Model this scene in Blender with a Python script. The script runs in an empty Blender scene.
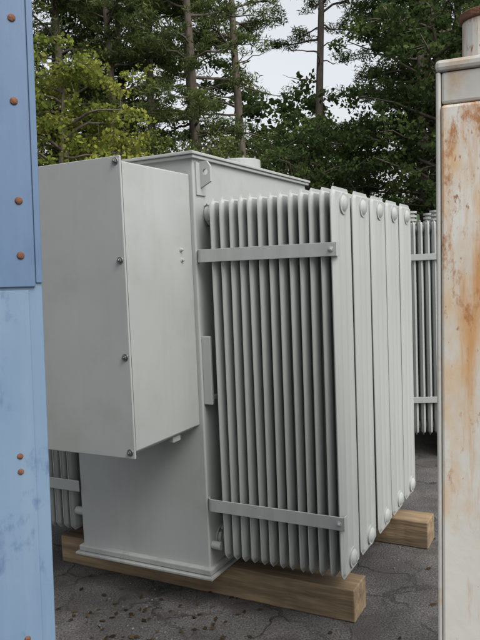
import bpy, bmesh, math, random
import numpy as np
from mathutils import Matrix, Vector
random.seed(3); 
sc=bpy.context.scene
COL=sc.collection
# ---------------------------------------------------------------- materials
def mat(name,base,base2=None,scale=6,rough=.5,rough2=None,bump=.0,bscale=200,metal=0,detail=6,dirt=None,dirt_scale=3,dirt_lo=.55,dirt_hi=.7,stretch=(1,1,1),spec=.5,bdist=.01,streak=None,streak_amt=.5):
    m=bpy.data.materials.new(name); m.use_nodes=True
    nt=m.node_tree; N=nt.nodes; L=nt.links
    b=N["Principled BSDF"]; b.inputs["Metallic"].default_value=metal
    b.inputs["Roughness"].default_value=rough
    b.inputs["Specular IOR Level"].default_value=spec
    tc=N.new("ShaderNodeTexCoord"); mp=N.new("ShaderNodeMapping"); mp.inputs["Scale"].default_value=stretch
    L.new(tc.outputs["Object"],mp.inputs["Vector"])
    n=N.new("ShaderNodeTexNoise"); n.inputs["Scale"].default_value=scale; n.inputs["Detail"].default_value=detail
    L.new(mp.outputs[0],n.inputs["Vector"])
    cr=N.new("ShaderNodeValToRGB"); cr.color_ramp.elements[0].position=.3; cr.color_ramp.elements[1].position=.7
    cr.color_ramp.elements[0].color=(*base,1); cr.color_ramp.elements[1].color=(*(base2 or base),1)
    L.new(n.outputs["Fac"],cr.inputs[0]); out=cr.outputs[0]
    if dirt:
        n2=N.new("ShaderNodeTexNoise"); n2.inputs["Scale"].default_value=dirt_scale; n2.inputs["Detail"].default_value=9; n2.inputs["Roughness"].default_value=.65
        L.new(mp.outputs[0],n2.inputs["Vector"])
        r2=N.new("ShaderNodeMapRange"); r2.inputs[1].default_value=dirt_lo; r2.inputs[2].default_value=dirt_hi
        L.new(n2.outputs["Fac"],r2.inputs[0])
        mx=N.new("ShaderNodeMix"); mx.data_type='RGBA'
        L.new(r2.outputs[0],mx.inputs[0]); L.new(out,mx.inputs[6]); mx.inputs[7].default_value=(*dirt,1); out=mx.outputs[2]
    if streak:
        mp2=N.new("ShaderNodeMapping"); mp2.inputs["Scale"].default_value=(14,14,.7); L.new(tc.outputs["Object"],mp2.inputs["Vector"])
        n4=N.new("ShaderNodeTexNoise"); n4.inputs["Scale"].default_value=1.6; n4.inputs["Detail"].default_value=7; n4.inputs["Roughness"].default_value=.6
        L.new(mp2.outputs[0],n4.inputs["Vector"])
        r4=N.new("ShaderNodeMapRange"); r4.inputs[1].default_value=.52; r4.inputs[2].default_value=.75; r4.inputs[4].default_value=streak_amt
        L.new(n4.outputs["Fac"],r4.inputs[0])
        mx=N.new("ShaderNodeMix"); mx.data_type='RGBA'
        L.new(r4.outputs[0],mx.inputs[0]); L.new(out,mx.inputs[6]); mx.inputs[7].default_value=(*streak,1); out=mx.outputs[2]
        rr_=N.new("ShaderNodeMapRange"); rr_.inputs[3].default_value=rough-.08; rr_.inputs[4].default_value=rough+.15; L.new(n.outputs["Fac"],rr_.inputs[0]); L.new(rr_.outputs[0],b.inputs["Roughness"])
    L.new(out,b.inputs["Base Color"])
    if bump>0:
        n3=N.new("ShaderNodeTexNoise"); n3.inputs["Scale"].default_value=bscale; n3.inputs["Detail"].default_value=5
        L.new(mp.outputs[0],n3.inputs["Vector"])
        bp=N.new("ShaderNodeBump"); bp.inputs["Strength"].default_value=bump; bp.inputs["Distance"].default_value=bdist
        L.new(n3.outputs["Fac"],bp.inputs["Height"]); L.new(bp.outputs[0],b.inputs["Normal"])
    return m
M_paint=mat("transformer_grey_paint",(.30,.315,.305),(.33,.345,.335),scale=3,rough=.45,bump=.05,bscale=25,dirt=(.275,.28,.265),dirt_scale=5,dirt_lo=.52,dirt_hi=.84,streak=(.24,.24,.22),streak_amt=.14)
M_paint2=mat("transformer_grey_paint_dusty",(.27,.283,.275),(.315,.325,.315),spec=.4,scale=5,rough=.55,bump=.05,bscale=50,dirt=(.18,.17,.145),dirt_scale=9,dirt_lo=.53,dirt_hi=.84,streak=(.20,.19,.165),streak_amt=.25)
M_rad=mat("radiator_paint",(.30,.315,.305),(.335,.35,.34),scale=4,rough=.5,stretch=(1,1,.3),dirt=(.25,.255,.235),dirt_scale=4,dirt_lo=.53,dirt_hi=.84,streak=(.23,.23,.21),streak_amt=.22)
M_steel=mat("bolt_steel",(.16,.16,.165),(.27,.27,.27),scale=60,rough=.4,metal=.9)
M_black=mat("gasket_black",(.03,.03,.03),rough=.7)
M_rust=mat("rust",(.08,.034,.02),(.17,.075,.04),scale=50,rough=.9,bump=.4,bscale=200)
M_blue=mat("blue_paint",(.062,.113,.20),(.080,.14,.235),scale=4,rough=.5,bump=.08,bscale=40,dirt=(.048,.088,.16),dirt_scale=6,dirt_lo=.52,dirt_hi=.75,stretch=(1,1,.4),streak=(.12,.16,.215),streak_amt=.3)
M_blue2=mat("blue_paint_faded",(.10,.165,.25),(.135,.205,.285),scale=5,rough=.55,bump=.08,bscale=40,dirt=(.055,.105,.195),dirt_scale=11,dirt_lo=.56,dirt_hi=.65,stretch=(1,1,.6),streak=(.18,.225,.275),streak_amt=.45)
M_wood=mat("timber",(.15,.105,.06),(.28,.20,.115),scale=14,rough=.85,bump=.35,bscale=30,stretch=(.25,3,3),dirt=(.085,.065,.045),dirt_scale=5,dirt_lo=.45,dirt_hi=.72)
M_bark=mat("bark",(.055,.045,.036),(.14,.115,.09),scale=6,rough=.95,stretch=(2,2,.4),bump=.6,bscale=12)
# white with rust
def white_rust():
    m=mat("white_paint_rusty",(.50,.49,.445),(.57,.56,.515),scale=5,rough=.55,bump=.08,bscale=30)
    nt=m.node_tree;N=nt.nodes;L=nt.links;b=N["Principled BSDF"]
    src=b.inputs["Base Color"].links[0].from_socket
    tc=[n for n in N if n.type=='TEX_COORD'][0]
    def mapping(s,l):
        mp=N.new("ShaderNodeMapping"); mp.inputs["Scale"].default_value=s; mp.inputs["Location"].default_value=l; L.new(tc.outputs["Object"],mp.inputs[0]); return mp
    mpa=mapping((1.4,1,.6),(.3,1.7,.9)); mpb=mapping((3.2,3.2,.35),(2.3,.4,.2))
    sep=N.new("ShaderNodeSeparateXYZ"); L.new(tc.outputs["Object"],sep.inputs[0])
    hz=N.new("ShaderNodeMapRange"); hz.inputs[1].default_value=.8; hz.inputs[2].default_value=1.75; hz.inputs[3].default_value=-.01; hz.inputs[4].default_value=.075; L.new(sep.outputs[2],hz.inputs[0])
    def nz(mp,sc_,lo,hi,rg=.7):
        n=N.new("ShaderNodeTexNoise"); n.inputs["Scale"].default_value=sc_; n.inputs["Detail"].default_value=10; n.inputs["Roughness"].default_value=rg
        L.new(mp.outputs[0],n.inputs["Vector"]); o=n.outputs["Fac"]
        ad=N.new("ShaderNodeMath"); ad.operation='ADD'; L.new(o,ad.inputs[0]); L.new(hz.outputs[0],ad.inputs[1]); o=ad.outputs[0]
        r=N.new("ShaderNodeMapRange"); r.inputs[1].default_value=lo; r.inputs[2].default_value=hi; L.new(o,r.inputs[0]); return r.outputs[0]
    cur=src
    for f,c in ((nz(mpa,6,.50,.70,.62),(.53,.35,.18)),(nz(mpb,8,.55,.73,.65),(.46,.24,.095)),(nz(mpa,13,.60,.70,.75),(.34,.15,.055)),(nz(mpa,60,.66,.74,.6),(.28,.14,.065))):
        mx=N.new("ShaderNodeMix"); mx.data_type='RGBA'; L.new(f,mx.inputs[0]); L.new(cur,mx.inputs[6]); mx.inputs[7].default_value=(*c,1); cur=mx.outputs[2]
    L.new(cur,b.inputs["Base Color"]); return m
M_white=white_rust()
M_white2=mat("white_paint_grimy",(.37,.365,.34),(.45,.445,.41),scale=8,rough=.55,bump=.08,bscale=30,dirt=(.36,.25,.14),dirt_scale=10,dirt_lo=.53,dirt_hi=.70,streak=(.30,.22,.14),streak_amt=.5)
# ---------------------------------------------------------------- helpers
def empty(name,loc=(0,0,0),rot=(0,0,0)):
    e=bpy.data.objects.new(name,None); e.location=loc; e.rotation_euler=rot; e.empty_display_size=.2; COL.objects.link(e); return e
def obj(name,me,parent=None,m=None,loc=None):
    o=bpy.data.objects.new(name,me); COL.objects.link(o)
    if m and not me.materials: me.materials.append(m)
    if parent: o.parent=parent
    if loc: o.location=loc
    return o
def frombm(bm,name,parent,m,smooth=False,loc=None,bevel=0,seg=2):
    me=bpy.data.meshes.new(name); bmesh.ops.recalc_face_normals(bm,faces=bm.faces); bm.to_mesh(me); bm.free()
    if smooth:
        for p in me.polygons: p.use_smooth=True
    o=obj(name,me,parent,m,loc)
    if bevel:
        md=o.modifiers.new("b",'BEVEL'); md.width=bevel; md.segments=seg; md.limit_method='ANGLE'; md.angle_limit=math.radians(40)
    return o
def bbox(bm,x0,x1,y0,y1,z0,z1):
    v=[bm.verts.new((x,y,z)) for z in (z0,z1) for x,y in ((x0,y0),(x1,y0),(x1,y1),(x0,y1))]
    for f in ((0,1,2,3),(7,6,5,4),(0,4,5,1),(1,5,6,2),(2,6,7,3),(3,7,4,0)): bm.faces.new([v[i] for i in f])
def box(name,p,m,x0,x1,y0,y1,z0,z1,bevel=.003):
    bm=bmesh.new(); bbox(bm,min(x0,x1),max(x0,x1),min(y0,y1),max(y0,y1),z0,z1); return frombm(bm,name,p,m,bevel=bevel)
def bcyl(bm,c,axis,r,h,seg=16,r2=None):
    ax=Vector(axis).normalized(); q=ax.to_track_quat('Z','Y').to_matrix().to_4x4()
    bmesh.ops.create_cone(bm,cap_ends=True,segments=seg,radius1=r,radius2=r if r2 is None else r2,depth=h,matrix=Matrix.Translation(Vector(c)+ax*h/2)@q)
def cyl(name,p,m,c,axis,r,h,seg=20,r2=None,bevel=.003):
    bm=bmesh.new(); bcyl(bm,c,axis,r,h,seg,r2); return frombm(bm,name,p,m,bevel=bevel)
def hexbolts(name,p,m,pts,axis,r=.011,h=.009):
    bm=bmesh.new()
    ax=Vector(axis)
    for c in pts:
        bcyl(bm,c,axis,r*1.5,.003,16); bcyl(bm,Vector(c)+ax*.003,axis,r,h,6)
        bcyl(bm,Vector(c)+ax*(.003+h),axis,r*.5,h*.6,10)
    return frombm(bm,name,p,m,bevel=.001,seg=1)
def rivets(name,p,m,pts,r):
    bm=bmesh.new()
    for c in pts:
        bmesh.ops.create_uvsphere(bm,u_segments=14,v_segments=8,radius=r,matrix=Matrix.Translation(c)@Matrix.Diagonal((1,.5,1,1)))
    return frombm(bm,name,p,m,smooth=True)
# ---------------------------------------------------------------- radiator group mesh
def panel_rings(w,H,bulge):
    nfl=3
    ts=np.linspace(0,1,43)
    rings=[]
    def hx(t,kind):
        y=t*w
        if kind==0: return .0018
        if y<.008 or y>w-.008: return .0018
        u=(y-.008)/(w-.016)
        if kind==1: return .0018+bulge*.75*min(1,min(u,1-u)/.06)
        return .0018+bulge*abs(math.sin(math.pi*nfl*u))**.5
    spec=[(0,0,.030),(.014,0,.016),(.022,1,.008),(.035,1,.0),(.10,1,0),(.135,2,0),(H-.135,2,0),(H-.10,1,0),(H-.035,1,0),(H-.022,1,.008),(H-.014,0,.016),(H,0,.030)]
    for z,k,ins in spec:
        ring=[]
        for t in ts: ring.append((hx(t,k),ins+t*(w-2*ins),z))
        for t in ts[::-1]: ring.append((-hx(t,k),ins+t*(w-2*ins),z))
        rings.append(ring)
    return rings
def add_panel(V,F,x,w,H,R):
    n=len(R[0]); base=len(V)
    dx=random.uniform(-.002,.002); tl=random.uniform(-.0025,.0025); dz=random.uniform(-.0015,.0015)
    for r in R:
        for a,b,c in r: V.append((a+x+dx+tl*(c/H-.5)*2,b,c+dz))
    for i in range(len(R)-1):
        for j in range(n):
            k=(j+1)%n; F.append((base+i*n+j,base+i*n+k,base+(i+1)*n+k,base+(i+1)*n+j))
    F.append(tuple(base+j for j in range(n))[::-1]); F.append(tuple(base+(len(R)-1)*n+j for j in range(n)))
def rad_group(name,n=12,pitch=.052,w=.242,H=1.69,stub=.09,m=None,bulge=.013):
    V=[];F=[]; R=panel_rings(w,H,bulge)
    for i in range(n): add_panel(V,F,-i*pitch,w,H,R)
    me=bpy.data.meshes.new(name+"_p"); me.from_pydata(V,[],F)
    bm=bmesh.new(); bm.from_mesh(me)
    for f in bm.faces: f.smooth=True
    for z in (.068,H-.068):
        L=(n-1)*pitch+stub
        bcyl(bm,(-L,w/2,z),(1,0,0),.033,L,20)
        bcyl(bm,(0.005,w/2,z),(1,0,0),.046,.012,24)
        bcyl(bm,(.015,w/2,z),(1,0,0),.038,.012,24,r2=.026)
        bcyl(bm,(-L,w/2,z),(1,0,0),.055,.014,20)
        bcyl(bm,(-L+.02,w/2,z),(1,0,0),.055,.014,20)
    me2=bpy.data.meshes.new(name); bmesh.ops.recalc_face_normals(bm,faces=bm.faces); bm.to_mesh(me2); bm.free()
    me2.materials.append(m or M_rad)
    me2.set_sharp_from_angle(angle=math.radians(50))
    return me2
GRPS=[rad_group("radiator_group",n=13,pitch=.0478) for _ in range(3)]
# ---------------------------------------------------------------- main transformer
A=math.atan2(-.465,.885)
T=empty("electrical_transformer",(.405,2.82,0),(0,0,A))
tx0,tx1=-1.44,-.67; ty0,ty1=.0,1.36; zb,zt=.19,2.13
box("tank",T,M_paint,tx0,tx1,ty0,ty1,zb,zt,.006)
bm=bmesh.new(); bbox(bm,tx0-.03,tx1+.024,ty0-.035,ty1+.03,zt,zt+.014)
frombm(bm,"lid",T,M_paint,bevel=.003)
box("lid_rim",T,M_paint,tx0-.02,tx1+.016,ty0-.022,ty1+.02,zt-.016,zt-.001,.003)
box("base_plate",T,M_paint2,tx0-.02,tx1+.035,ty0-.045,ty1+.04,.155,.168,.003)
box("base_channel",T,M_paint2,tx0-.008,tx1+.02,ty0-.028,ty1+.02,.169,.20,.006)
# lifting lug with a real hole
bm=bmesh.new()
cxl,czl=.036,.075; ns=16
prof=[(0,0),(.062,.03),(.062,.10),(.045,.125),(.0,.125)]
def raycast(a):
    dx,dz=math.cos(a),math.sin(a); best=1e9
    for i in range(5):
        x1,z1=prof[i];x2,z2=prof[(i+1)%5]; ex,ez=x2-x1,z2-z1; den=dx*ez-dz*ex
        if abs(den)<1e-9: continue
        t=((x1-cxl)*ez-(z1-czl)*ex)/den; s=((x1-cxl)*dz-(z1-czl)*dx)/den
        if t>0 and -1e-6<=s<=1+1e-6: best=min(best,t)
    return cxl+dx*best,czl+dz*best
angs=sorted([math.atan2(z-czl,x-cxl) for x,z in prof]+[2*math.pi*i/ns-math.pi+.05 for i in range(ns)])
rr=[]
for yy in (.05,.064):
    o_=[bm.verts.new((tx1+raycast(a)[0],yy,1.98+raycast(a)[1])) for a in angs]
    i_=[bm.verts.new((tx1+cxl+.014*math.cos(a),yy,1.98+czl+.014*math.sin(a))) for a in angs]
    rr.append((o_,i_))
n=len(angs)
for k in range(n):
    q=(k+1)%n
    bm.faces.new((rr[0][0][k],rr[0][0][q],rr[0][1][q],rr[0][1][k])); bm.faces.new((rr[1][0][k],rr[1][0][q],rr[1][1][q],rr[1][1][k]))
    bm.faces.new((rr[0][0][k],rr[0][0][q],rr[1][0][q],rr[1][0][k])); bm.faces.new((rr[0][1][k],rr[0][1][q],rr[1][1][q],rr[1][1][k]))
frombm(bm,"lifting_lug",T,M_paint)
box("lug_pad",T,M_paint,tx1,tx1+.008,.02,.10,1.95,2.10,.002)
box("jacking_pad",T,M_paint,tx1+.0,tx1+.045,.012,.03,.98,1.30,.003)
box("jacking_pad_web",T,M_paint,tx1+.0,tx1+.04,.031,.08,1.0,1.02,.002)
RZ=.25
for g in range(5):
    obj("radiator_bank_%d"%(g+1),GRPS[g%3],T,None,(-.016,.002+g*.274,RZ-.006))
for g in range(5):
    o=obj("rear_radiator_bank_%d"%(g+1),GRPS[(g+1)%3],T,None,(tx0-.67+.012,.002+g*.268+.242,RZ)); o.rotation_euler=(0,0,math.pi)
def ribbon(nm,rows_xy,z,h,par=None,t=None):
    bm=bmesh.new(); rows=[]
    for (x,y),(x2,y2) in rows_xy: rows.append([bm.verts.new(c) for c in ((x,y,z),(x2,y2,z),(x2,y2,z+h),(x,y,z+h))])
    for a,b in zip(rows,rows[1:]):
        for k in range(4): bm.faces.new((a[k],a[(k+1)%4],b[(k+1)%4],b[k]))
    bm.faces.new(rows[0]); bm.faces.new(rows[-1][::-1])
    return frombm(bm,nm,T,M_paint,bevel=.0015)
for i,z in enumerate((.478,1.642)):
    pts=[(-.668,.030),(-.664,.016),(-.657,.004),(-.647,-.003)]+[(-.64+.644*k/24,-.0035-.0007*(1+math.sin(k*1.7))) for k in range(25)]
    rows=[]
    for k,(x,y) in enumerate(pts):
        a=pts[max(k-1,0)];b=pts[min(k+1,len(pts)-1)]; tx,ty=b[0]-a[0],b[1]-a[1]; l=math.hypot(tx,ty)
        rows.append(((x,y),(x+ty/l*.007,y-tx/l*.007)))
    ribbon("radiator_strap_%d"%(i+1),rows,z,.058)
    box("strap_left_%d"%(i+1),T,M_paint,tx0-.002,tx0-.68,-.011,-.004,z,z+.058,.0015)
    hexbolts("strap_bolts_%d"%(i+1),T,M_paint,[(-.016,-.0125,z+.029)],(0,-1,0),r=.008,h=.005)
    box("strap_edge_%d"%(i+1),T,M_paint,.0045,.0085,-.011,.03,z,z+.058,.001)
for z in (.318,1.872):
    hexbolts("flange_bolts",T,M_steel,[(tx1+.012,.123+.05*math.cos(a),z+.05*math.sin(a)) for a in (0.8,2.4,3.9,5.5)],(1,0,0),r=.007,h=.008)
cyl("drain_valve",T,M_paint2,(tx1+.0,.03,.30),(1,0,0),.02,.05)
cyl("drain_valve_left",T,M_paint2,(tx0,.03,.36),(-1,0,0),.022,.06)
cyl("handhole_cover",T,M_paint,(-.80,.70,zt+.013),(0,0,1),.125,.055,32)
cyl("handhole_cover_2",T,M_paint,(-1.30,.30,zt+.013),(0,0,1),.10,.04,32)
hexbolts("cover_bolts",T,M_steel,[(-.80+.105*math.cos(a),.70+.105*math.sin(a),zt+.067) for a in np.linspace(0,6.28,9)[:-1]],(0,0,1),r=.008)
box("lid_rib",T,M_paint,-1.2,-1.18,.2,1.2,zt+.0145,zt+.06)
# terminal cabinet
cx0,cx1=-1.215,-.69; cy0=-.53; cz0,cz1=.885,2.045
box("cabinet_body",T,M_paint,cx0,cx1,cy0+.02,-.001,cz0,cz1,.006)
box("cabinet_gasket",T,M_black,cx0-.008,cx1+.008,cy0+.011,cy0+.019,cz0-.010,cz1+.008,0)
box("cabinet_door",T,M_paint,cx0-.014,cx1+.014,cy0,cy0+.0105,cz0-.022,cz1+.016,.003)
pts=[]
for z in np.linspace(cz0+.004,cz1-.005,4): pts+= [(cx1-.008,cy0,z),(cx0+.012,cy0,z)]
hexbolts("door_bolts",T,M_steel,pts,(0,-1,0),r=.010,h=.008)
hexbolts("side_studs",T,M_paint,[(cx1,-.10,1.70),(cx1,-.095,1.655)],(1,0,0),r=.007,h=.008)
box("cabinet_bottom_lip",T,M_paint2,cx0+.02,cx1-.02,cy0+.05,-.03,cz0-.013,cz0-.001,.002)
box("grounding_pad",T,M_paint2,cx1-.05,cx1-.02,-.20,-.14,cz0-.04,cz0-.0135,.004)
# ---------------------------------------------------------------- timbers
def beam(x0,x1,y0,y1,z0,z1,par):
    bm=bmesh.new(); n=40
    rows=[]
    for i in range(n+1):
        x=x0+(x1-x0)*i/n; j=lambda:random.uniform(-.0025,.0025)
        rows.append([bm.verts.new(c) for c in ((x,y0+j(),z0),(x,y1+j(),z0),(x,y1+j(),z1-abs(j())),(x,y0+j(),z1-abs(j())))])
    for a,b in zip(rows,rows[1:]):
        for k in range(4): bm.faces.new((a[k],a[(k+1)%4],b[(k+1)%4],b[k]))
    bm.faces.new(rows[0]); bm.faces.new(rows[-1][::-1])
    o=frombm(bm,"timber_beam",None,M_wood,bevel=.006); o.matrix_world=par; return o
PM=Matrix.Translation((.405,2.82,0))@Matrix.Rotation(A,4,'Z')
beam(-1.72,-.005,.13,.30,.001,.154,PM)
beam(-1.62,.12,1.05,1.22,.001,.154,PM)
# ---------------------------------------------------------------- second transformer (behind, right)
E=empty("electrical_transformer",(1.30,5.45,0),(0,0,math.radians(-6)))
G=rad_group("radiator_group_b",n=12,pitch=.054,w=.22,H=1.74,stub=.11,m=M_rad,bulge=.019)
for g in range(5):
    o=obj("radiator_bank_%d"%(g+1),G,E,None,(0,.22+g*.25,.2)); o.rotation_euler=(0,0,math.pi)
X0=.72
box("tank",E,M_paint2,X0,X0+1.0,.0,1.3,.19,2.0,.006)
box("lid",E,M_paint2,X0-.03,X0+1.03,-.03,1.33,2.001,2.015,.004)
for i,z in enumerate((.47,1.62)): box("strap_%d"%i,E,M_paint2,-.01,X0-.01,-.012,-.003,z,z+.05,.002)
box("base",E,M_paint2,X0-.03,X0+1.03,-.03,1.33,.15,.189,.003)
for xx,yy in ((X0+.15,.3),(X0+.15,.6),(X0+.15,.9),(X0+.5,.45)):
    bm=bmesh.new()
    for k in range(7): bcyl(bm,(xx,yy,2.015+k*.02),(0,0,1),.05 if k%2==0 else .03,.02,16)
    frombm(bm,"bushing",E,M_paint2)
bm=bmesh.new()
for xx in (.10,.30,.5):
    for yy in (.1,.4,): 
        for k in range(5): bcyl(bm,(xx,yy,1.935+k*.016),(0,0,1),.05 if k%2==0 else .035,.016,16)
frombm(bm,"bank_top_insulators",E,M_paint2)
box("timber_skid",E,M_wood,.3,X0+1.1,.08,.25,.001,.149,.004)
# ---------------------------------------------------------------- blue container (left)
B=empty("blue_steel_container",(-.381,1.2,0),(0,math.radians(1.25),math.atan2(.40,.917)))
box("body",B,M_blue2,-1.1,0.0,.0,.7,.03,3.2,.004)
box("overlay_plate",B,M_blue,-1.08,-.0125,-.006,-.0005,1.585,3.2,.0015)
box("edge_strip",B,M_blue,-.0110,.0,-.004,-.0005,1.592,3.2,.001)
box("lower_fold",B,M_blue2,-1.08,-.024,-.003,-.0005,.05,1.579,.001)
rivets("rivets",B,M_rust,[(-.036+random.uniform(-.001,.001),-.0065,z) for z in (1.64,1.735,1.905,2.045,2.2,2.4)],.0068)
rivets("rivets_low",B,M_rust,[(-.050,-.0035,z) for z in (1.285,1.257,.95)],.0055)
# ---------------------------------------------------------------- white rusty container (right)
W=empty("white_rusty_container",(.414,1.5,0),(0,math.radians(.8),math.atan2(-.42,.907)))
box("body",W,M_white,.010,1.1,.0,.7,.03,1.935,.006)
box("corner_strip",W,M_white2,-.001,.0095,.003,.7,.03,2.005,.004)
box("upper_band",W,M_white2,.0101,1.1,.006,.7,1.938,2.005,.006)
box("top_lip",W,M_white2,-.002,1.11,-.002,.7,2.006,2.03,.008)
cyl("vent_pipe",W,M_white,(.095,.10,2.03),(0,0,1),.052,.095,24)
cyl("vent_cap",W,M_rust,(.095,.10,2.125),(0,0,1),.058,.018,24)
# ---------------------------------------------------------------- ground
def ground():
    bm=bmesh.new(); bmesh.ops.create_grid(bm,x_segments=8,y_segments=8,size=300)
    m=bpy.data.materials.new("asphalt"); m.use_nodes=True; nt=m.node_tree;N=nt.nodes;L=nt.links;b=N["Principled BSDF"]
    b.inputs["Roughness"].default_value=.85
    tc=N.new("ShaderNodeTexCoord")
    def noise(s,d=8,r=.6):
        n=N.new("ShaderNodeTexNoise"); n.inputs["Scale"].default_value=s; n.inputs["Detail"].default_value=d; n.inputs["Roughness"].default_value=r; L.new(tc.outputs["Object"],n.inputs["Vector"]); return n
    n1=noise(2.2); n2=noise(110,3); n3=noise(5,8)
    cr=N.new("ShaderNodeValToRGB"); e=cr.color_ramp.elements; e[0].position=.35;e[0].color=(.038,.038,.04,1);e[1].position=.65;e[1].color=(.092,.09,.087,1); L.new(n1.outputs["Fac"],cr.inputs[0])
    cr2=N.new("ShaderNodeValToRGB"); e=cr2.color_ramp.elements; e[0].position=.36;e[0].color=(.4,.4,.4,1);e[1].position=.66;e[1].color=(1.9,1.85,1.75,1); L.new(n2.outputs["Fac"],cr2.inputs[0])
    mul=N.new("ShaderNodeMix"); mul.data_type='RGBA'; mul.blend_type='MULTIPLY'; mul.inputs[0].default_value=1; L.new(cr.outputs[0],mul.inputs[6]); L.new(cr2.outputs[0],mul.inputs[7])
    mr=N.new("ShaderNodeMapRange"); mr.inputs[1].default_value=.5; mr.inputs[2].default_value=.62; L.new(n3.outputs["Fac"],mr.inputs[0])
    mm=N.new("ShaderNodeMath"); mm.operation='MULTIPLY'; mm.inputs[1].default_value=.65; L.new(mr.outputs[0],mm.inputs[0])
    mx=N.new("ShaderNodeMix"); mx.data_type='RGBA'; L.new(mm.outputs[0],mx.inputs[0]); L.new(mul.outputs[2],mx.inputs[6]); mx.inputs[7].default_value=(.04,.035,.03,1)
    dist=N.new("ShaderNodeMix"); dist.data_type='RGBA'; dist.blend_type='ADD'; dist.inputs[0].default_value=.32
    L.new(tc.outputs["Object"],dist.inputs[6]); L.new(noise(5).outputs["Color"],dist.inputs[7])
    vo=N.new("ShaderNodeTexVoronoi"); vo.feature='DISTANCE_TO_EDGE'; vo.inputs["Scale"].default_value=2.6; L.new(dist.outputs[2],vo.inputs["Vector"])
    mr2=N.new("ShaderNodeMapRange"); mr2.inputs[1].default_value=.0; mr2.inputs[2].default_value=.03; L.new(vo.outputs["Distance"],mr2.inputs[0])
    gate=N.new("ShaderNodeMapRange"); gate.inputs[1].default_value=.44; gate.inputs[2].default_value=.58; gate.inputs[3].default_value=.9; gate.inputs[4].default_value=0; L.new(noise(1.6,4).outputs["Fac"],gate.inputs[0])
    inv=N.new("ShaderNodeMath"); inv.operation='MAXIMUM'; L.new(mr2.outputs[0],inv.inputs[0]); L.new(gate.outputs[0],inv.inputs[1])
    mc=N.new("ShaderNodeMix"); mc.data_type='RGBA'; L.new(inv.outputs[0],mc.inputs[0]); mc.inputs[6].default_value=(.015,.014,.012,1); L.new(mx.outputs[2],mc.inputs[7])
    L.new(mc.outputs[2],b.inputs["Base Color"])
    ad=N.new("ShaderNodeMath"); ad.operation='ADD'; L.new(n2.outputs["Fac"],ad.inputs[0]); L.new(inv.outputs[0],ad.inputs[1])
    bp=N.new("ShaderNodeBump"); bp.inputs["Strength"].default_value=.7; bp.inputs["Distance"].default_value=.012; L.new(ad.outputs[0],bp.inputs["Height"]); L.new(bp.outputs[0],b.inputs["Normal"])
    frombm(bm,"asphalt_ground",None,m)
ground()
# ---------------------------------------------------------------- leaf utilities
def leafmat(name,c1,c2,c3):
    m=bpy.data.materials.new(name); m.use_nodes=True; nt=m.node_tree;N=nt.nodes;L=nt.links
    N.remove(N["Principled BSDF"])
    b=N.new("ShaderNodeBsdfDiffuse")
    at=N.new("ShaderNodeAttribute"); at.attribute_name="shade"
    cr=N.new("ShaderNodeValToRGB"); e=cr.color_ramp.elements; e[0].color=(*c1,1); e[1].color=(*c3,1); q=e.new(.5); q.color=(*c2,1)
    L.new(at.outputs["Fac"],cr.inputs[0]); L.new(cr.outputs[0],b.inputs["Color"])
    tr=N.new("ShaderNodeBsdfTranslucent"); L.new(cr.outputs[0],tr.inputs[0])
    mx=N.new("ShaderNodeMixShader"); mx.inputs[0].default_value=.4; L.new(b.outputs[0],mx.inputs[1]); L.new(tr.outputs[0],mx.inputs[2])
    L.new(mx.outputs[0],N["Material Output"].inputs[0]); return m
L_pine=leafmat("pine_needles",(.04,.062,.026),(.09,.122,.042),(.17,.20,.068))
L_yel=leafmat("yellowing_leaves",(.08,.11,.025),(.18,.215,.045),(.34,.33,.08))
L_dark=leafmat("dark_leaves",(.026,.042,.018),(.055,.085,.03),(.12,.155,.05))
def rand_frames(rng,n,flat=0.):
    a=rng.normal(size=(n,3)); a[:,2]*=(1-flat); a/=np.linalg.norm(a,axis=1)[:,None]
    b=rng.normal(size=(n,3)); b-= (b*a).sum(1)[:,None]*a
    if flat>0: b[:,2]*=(1-flat)
    b/=np.linalg.norm(b,axis=1)[:,None]
    return a,b
def leaves(rng,centers,radii,per,l,w,flat=0.):
    k=len(centers); n=k*per
    d=rng.normal(size=(n,3)); d/=np.linalg.norm(d,axis=1)[:,None]; d*=rng.uniform(0.05,1,size=(n,1))**.5
    c=np.repeat(centers,per,0)+d*np.repeat(radii,per,0)
    a,b=rand_frames(rng,n,flat)
    s=rng.uniform(.6,1.35,size=(n,1))
    A_=a*l*s/2; B_=b*w*s/2
    V=np.stack([c-A_,c+B_,c+A_,c-B_],1).reshape(-1,3)
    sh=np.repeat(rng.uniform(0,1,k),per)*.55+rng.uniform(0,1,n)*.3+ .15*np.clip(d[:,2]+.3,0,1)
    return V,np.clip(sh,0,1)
def build_tree_mesh(name,woodV,woodF,LV,LS,mleaf):
    me=bpy.data.meshes.new(name)
    nw=len(woodV); nl=len(LV)//4
    V=np.concatenate([np.array(woodV).reshape(-1,3),LV]) if nw else LV
    lf=(np.arange(nl*4).reshape(-1,4)+nw)
    F=np.array(woodF,dtype=int).reshape(-1,4) if nw else np.zeros((0,4),int)
    AF=np.concatenate([F,lf]); nf=len(AF)
    me.vertices.add(len(V)); me.vertices.foreach_set("co",V.astype(np.float32).ravel())
    me.loops.add(nf*4); me.loops.foreach_set("vertex_index",AF.astype(np.int32).ravel())
    me.polygons.add(nf); me.polygons.foreach_set("loop_start",(np.arange(nf)*4).astype(np.int32))
    mi=np.zeros(nf,np.int32); mi[len(F):]=1
    me.materials.append(M_bark); me.materials.append(mleaf)
    me.polygons.foreach_set("material_index",mi)
    at=me.attributes.new("shade",'FLOAT','FACE'); sv=np.zeros(nf,np.float32); sv[len(F):]=LS; at.data.foreach_set("value",sv)
    me.update(calc_edges=True); me.validate(); return me
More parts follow.
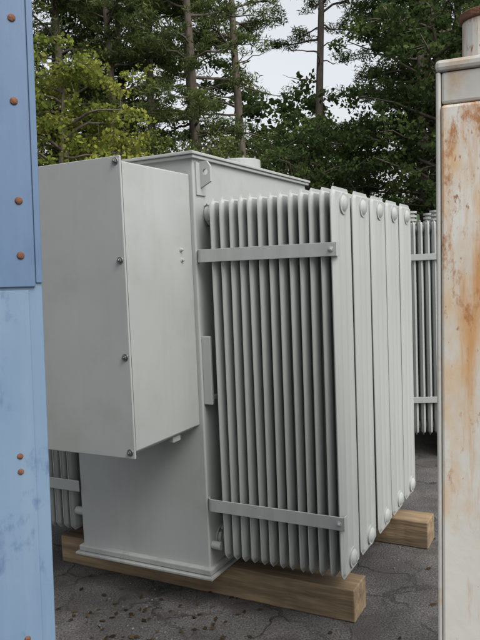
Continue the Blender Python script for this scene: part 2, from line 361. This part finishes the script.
def tube(V,F,pts,rads,seg=6):
    base=len(V); n=len(pts)
    for i,(p,r) in enumerate(zip(pts,rads)):
        p=np.array(p); d=np.array(pts[min(i+1,n-1)])-np.array(pts[max(i-1,0)]); d=d/ (np.linalg.norm(d)+1e-9)
        u=np.cross(d,[.3,.9,.1] if abs(d[2])>.8 else [0,0,1]); u/=np.linalg.norm(u); v=np.cross(d,u)
        for k in range(seg):
            a=2*math.pi*k/seg; V.append(tuple(p+r*(math.cos(a)*u+math.sin(a)*v)))
    for i in range(n-1):
        for k in range(seg):
            q=(k+1)%seg; F.append((base+i*seg+k,base+i*seg+q,base+(i+1)*seg+q,base+(i+1)*seg+k))
def pine(seed,H=17,start=5.5,spread=3.6,per=50,lean=.6,nb=55,mleaf=None,dense=1.0,l=.18,w=.032,cr=1.0):
    rng=np.random.default_rng(seed); V=[];F=[];C=[];R=[]
    lx,ly=rng.normal(size=2)*lean; ph=rng.uniform(0,6)
    def tp(t): return np.array([lx*t*t+.12*math.sin(ph+t*5),ly*t*t+.12*math.cos(ph+t*4),H*t])
    ts=np.linspace(0,1,16); tube(V,F,[tp(t) for t in ts],[.18*(1-t)**.8+.02 for t in ts],9)
    for i in range(nb):
        u=(i+rng.uniform(0,1))/nb; z=start+(H-start)*u**.9; t=z/H
        Lb=spread*((1-u)**.55)*rng.uniform(.4,1.1)+.35
        dead= u<.2 and rng.uniform()<.5
        az=rng.uniform(0,2*math.pi); up=rng.uniform(-.12,.35)+.3*u
        if dead: Lb*=.6
        p0=tp(t); dirh=np.array([math.cos(az),math.sin(az),0]); pts=[];n=7
        cur=rng.uniform(-.25,.25)
        for k in range(n):
            s=k/(n-1); side=np.array([-dirh[1],dirh[0],0])*cur*s*s*Lb
            pts.append(p0+dirh*Lb*s+side+np.array([0,0,up*Lb*s-.15*Lb*s*s+.12*Lb*s**3])+rng.normal(size=3)*.025*Lb*min(s*3,1))
        r0=.012+.012*Lb
        tube(V,F,pts,[r0*(1-k/(n-1))+.005 for k in range(n)],5)
        if dead and rng.uniform()<.7: continue
        nc=int(3+Lb*3.8*dense)
        for c in range(nc):
            s=rng.uniform(.3 if Lb>1 else .1,1.05); k=min(int(s*(n-1)),n-2); f=min(s*(n-1)-k,1)
            q=pts[k]*(1-f)+pts[k+1]*f
            off=np.array([-dirh[1],dirh[0],0])*rng.normal()*.22*Lb*min(1,1.3-s)+np.array([0,0,rng.uniform(-.12,.2)])
            e=q+off
            if np.linalg.norm(off)>.25: tube(V,F,[q,(q+e)/2+np.array([0,0,.03]),e],[.010,.007,.004],4)
            C.append(e); r=rng.uniform(.2,.44)*cr; R.append((r,r,r*.5))
    LV,LS=leaves(rng,np.array(C),np.array(R),per,l,w,.2)
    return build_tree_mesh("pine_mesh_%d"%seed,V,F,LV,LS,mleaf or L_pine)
def broad(seed,H=9,spread=3,per=60,mleaf=None,l=.12,w=.085,low=.25,nl=26,cl=7):
    rng=np.random.default_rng(seed); V=[];F=[];C=[];R=[]
    ts=np.linspace(0,1,12); ph=rng.uniform(0,6)
    def tp(t): return np.array([.3*math.sin(ph+t*3)*t,.3*math.cos(ph+t*3)*t,H*.88*t])
    tube(V,F,[tp(t) for t in ts],[.15*(1-t)+.02 for t in ts],8)
    for i in range(nl):
        u=(i+rng.uniform())/nl; t=low+(1-low)*u; p0=tp(t)
        az=i*2.4+rng.uniform(-.6,.6); Lb=spread*math.sin(math.pi*(.18+.76*u))**.8*rng.uniform(.6,1.15)
        dirh=np.array([math.cos(az),math.sin(az),0]); up=rng.uniform(.15,.75); n=6; pts=[]
        for k in range(n):
            s=k/(n-1); pts.append(p0+dirh*Lb*s+np.array([0,0,up*Lb*s-.2*Lb*s*s])+rng.normal(size=3)*.05)
        tube(V,F,pts,[(.015+.014*Lb)*(1-s/n)+.004 for s in range(n)],5)
        for c in range(cl):
            s=rng.uniform(.3,1.05); k=min(int(s*(n-1)),n-2); f=s*(n-1)-k; q=pts[k]*(1-f)+pts[k+1]*f
            e=q+rng.normal(size=3)*np.array([.45,.45,.3])
            tube(V,F,[q,(q+e)/2,e],[.010,.007,.004],4)
            r=rng.uniform(.25,.55); C.append(e); R.append((r,r,r*.6))
    LV,LS=leaves(rng,np.array(C),np.array(R),per,l,w,.0)
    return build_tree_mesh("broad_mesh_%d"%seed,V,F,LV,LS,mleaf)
def place(me,name,x,y,rz,s=1,z=0):
    o=obj(name,me); o.location=(x,y,z); o.rotation_euler=(0,0,rz); o.scale=(s,s,s); return o
P1=pine(1,17,5.6,3.1,nb=60); P2=pine(2,18,6.4,2.7,nb=52); P3=pine(5,15,5.0,3.1,nb=60); P4=pine(9,16,3.0,3.1,nb=76,mleaf=L_dark,dense=1.3)
P6=pine(17,18,7.6,2.4,nb=42,lean=.3)
P5=pine(12,17,4.0,3.5,nb=56,per=28,l=.26,w=.075,cr=1.3,mleaf=L_dark,dense=1.0)
for me,x,y,r,s in [(P1,-1.25,22,0.3,1),(P2,-2.7,24,1.9,1),(P3,-3.9,22.5,4.,1.0),(P2,.30,23,3.3,.95),(P1,-5.6,23,2.2,1.02),
                   (P6,3.15,25,5.3,1),(P1,-8.5,24,.8,1),(P3,-11,22,3,1),(P2,-14.5,25,1,1),(P1,-18,23,2,1),
                   (P4,6.2,22,0,1),(P4,8.0,24,1.6,1.05),(P1,10,22,4.4,1),(P4,12.5,24,3,1),(P2,15.5,23,0,1),(P1,19,25,1.1,1),
                   (P5,-4.4,28,2.5,1.1),(P5,-7.3,28.5,4,1.05),(P5,-11,29,5.2,1),(P5,8.2,28.5,0,1.1),(P5,-1.7,30,.5,1.12),(P5,11.5,29,3.,1)]:
    place(me,"pine_tree",x,y,r,s)
Y1=broad(21,8.2,2.3,mleaf=L_yel); Y2=broad(22,7,2.2,mleaf=L_yel)
D1=broad(31,8,3.0,mleaf=L_dark,l=.13,w=.09,nl=34,cl=7); D2=broad(32,10.5,2.6,mleaf=L_dark,l=.13,w=.09,nl=38,cl=7)
G1=broad(41,7.5,2.8,mleaf=L_pine,nl=28)
for me,n_,x,y,r,s in [(Y1,"yellowing_maple_tree",-4.6,18,0,1),(Y2,"yellowing_maple_tree",-3.3,20,2,.85),(Y1,"yellowing_maple_tree",-7.5,19,2.8,1),
      (D1,"broadleaf_tree",2.1,20,1,.78),(D2,"broadleaf_tree",5.6,19,0,1),(D1,"broadleaf_tree",7.8,18,3,1.1),(G1,"broadleaf_tree",-.9,20.5,0,.80),(G1,"broadleaf_tree",.7,26,2,.95),
      (D1,"broadleaf_tree",4.2,23.5,4.1,.85),
      (D1,"broadleaf_tree",10.5,19,2,1),(G1,"broadleaf_tree",-10,20,1,1),(D1,"broadleaf_tree",-14,20,2,1)]:
    place(me,n_,x,y,r,s)
rng=np.random.default_rng(77)
C=[];R=[]
for i in range(2000):
    x=rng.uniform(-42,42); y=rng.uniform(31,35); top=8.0+1.3*math.sin(x*.7)+.8*math.sin(x*1.9+1)+(y-30)*.3
    z=rng.uniform(0,1)**.7*top; r=rng.uniform(.4,.9); C.append((x,y,z)); R.append((r,r,r*.7))
LV,LS=leaves(rng,np.array(C),np.array(R),45,.28,.19)
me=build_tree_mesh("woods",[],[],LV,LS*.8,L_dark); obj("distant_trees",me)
bm=bmesh.new(); nx,ny=90,16
vs=[[bm.verts.new((-150+300*i/nx,37+ j*3.5,(-.05 if j==0 else 5.0*min(1,j/2)+.9*math.sin(i*.9+j)+.5*math.sin(i*2.3)))) for i in range(nx+1)] for j in range(ny+1)]
for j in range(ny):
    for i in range(nx): bm.faces.new((vs[j][i],vs[j][i+1],vs[j+1][i+1],vs[j+1][i]))
M_backing_hill=mat("backing_hill_green",(.02,.04,.015),(.05,.085,.03),scale=2.5,rough=.95,bump=1,bscale=3)
frombm(bm,"dark_backing_hill",None,M_backing_hill,smooth=True)  # added hill: dark backing that keeps bright sky out of the tree gaps
# ---------------------------------------------------------------- debris
rng=np.random.default_rng(5)
M_dry=leafmat("dry_leaves",(.03,.023,.016),(.065,.044,.025),(.14,.10,.055))
n=420
xy=np.stack([rng.uniform(-2.5,3.5,n),rng.uniform(1.6,7,n)],1)
k=int(n*.5); xy[:k,0]=rng.normal(-.6,.4,k); xy[:k,1]=rng.normal(2.8,.3,k)
C=np.concatenate([xy,np.full((n,1),.008)],1)
LV,LS=leaves(rng,C,np.tile((.01,.01,.004),(n,1)),1,.03,.018,.9)
LV[:,2]=np.clip(LV[:,2],.003,.016)
me=build_tree_mesh("fallen",[],[],LV,LS,M_dry); obj("fallen_leaves",me)
bm=bmesh.new()
for i in range(350):
    x=random.uniform(-2,3); y=random.uniform(1.7,6)
    if i<150: x=random.gauss(-.6,.35); y=random.gauss(2.8,.3)
    r=random.uniform(.002,.006)
    bmesh.ops.create_icosphere(bm,subdivisions=1,radius=r,matrix=Matrix.Translation((x,y,r*.4))@Matrix.Rotation(random.random()*6,4,'Z')@Matrix.Diagonal((1.3,.9,.7,1)))
frombm(bm,"gravel",None,mat("gravel_stone",(.08,.075,.07),(.2,.19,.175),scale=20,rough=.9))
# ---------------------------------------------------------------- light
w=bpy.data.worlds.new("World"); sc.world=w; w.use_nodes=True; N=w.node_tree.nodes; L=w.node_tree.links
bg=N["Background"]; sky=N.new("ShaderNodeTexSky"); sky.sky_type='NISHITA'; sky.sun_disc=False
el,az=math.radians(50),math.radians(138)
sky.sun_elevation=el; sky.sun_rotation=az; sky.dust_density=6; sky.air_density=1.2; sky.ozone_density=1
hs=N.new("ShaderNodeHueSaturation"); hs.inputs["Saturation"].default_value=.22; hs.inputs["Value"].default_value=1.8
L.new(sky.outputs[0],hs.inputs["Color"]); L.new(hs.outputs[0],bg.inputs[0]); bg.inputs[1].default_value=.15
s=bpy.data.lights.new("sun",'SUN'); s.energy=.5; s.angle=math.radians(50); s.color=(1,.97,.92)
so=bpy.data.objects.new("sun",s); COL.objects.link(so)
d=Vector((math.sin(az)*math.cos(el),math.cos(az)*math.cos(el),math.sin(el)))
so.rotation_euler=d.to_track_quat('Z','Y').to_euler()
# ---------------------------------------------------------------- camera
cam=bpy.data.cameras.new("camera"); co=bpy.data.objects.new("camera",cam); COL.objects.link(co); sc.camera=co
cam.sensor_fit='VERTICAL'; cam.sensor_height=36; cam.lens=680/640*36; cam.clip_end=2000; cam.clip_start=.05
p=math.radians(4.2); r=.04
Fw=Vector((0,math.cos(p),-math.sin(p))); Wr=Vector((1,0,0)); Uo=Wr.cross(Fw)
Rc=Wr*math.cos(r)-Uo*math.sin(r); Uc=Uo*math.cos(r)+Wr*math.sin(r)
mw=Matrix((Rc,Uc,-Fw)).transposed().to_4x4(); mw.translation=(0,0,1.6); co.matrix_world=mw
sc.view_settings.view_transform='Standard'; sc.view_settings.look='None'; sc.view_settings.exposure=0
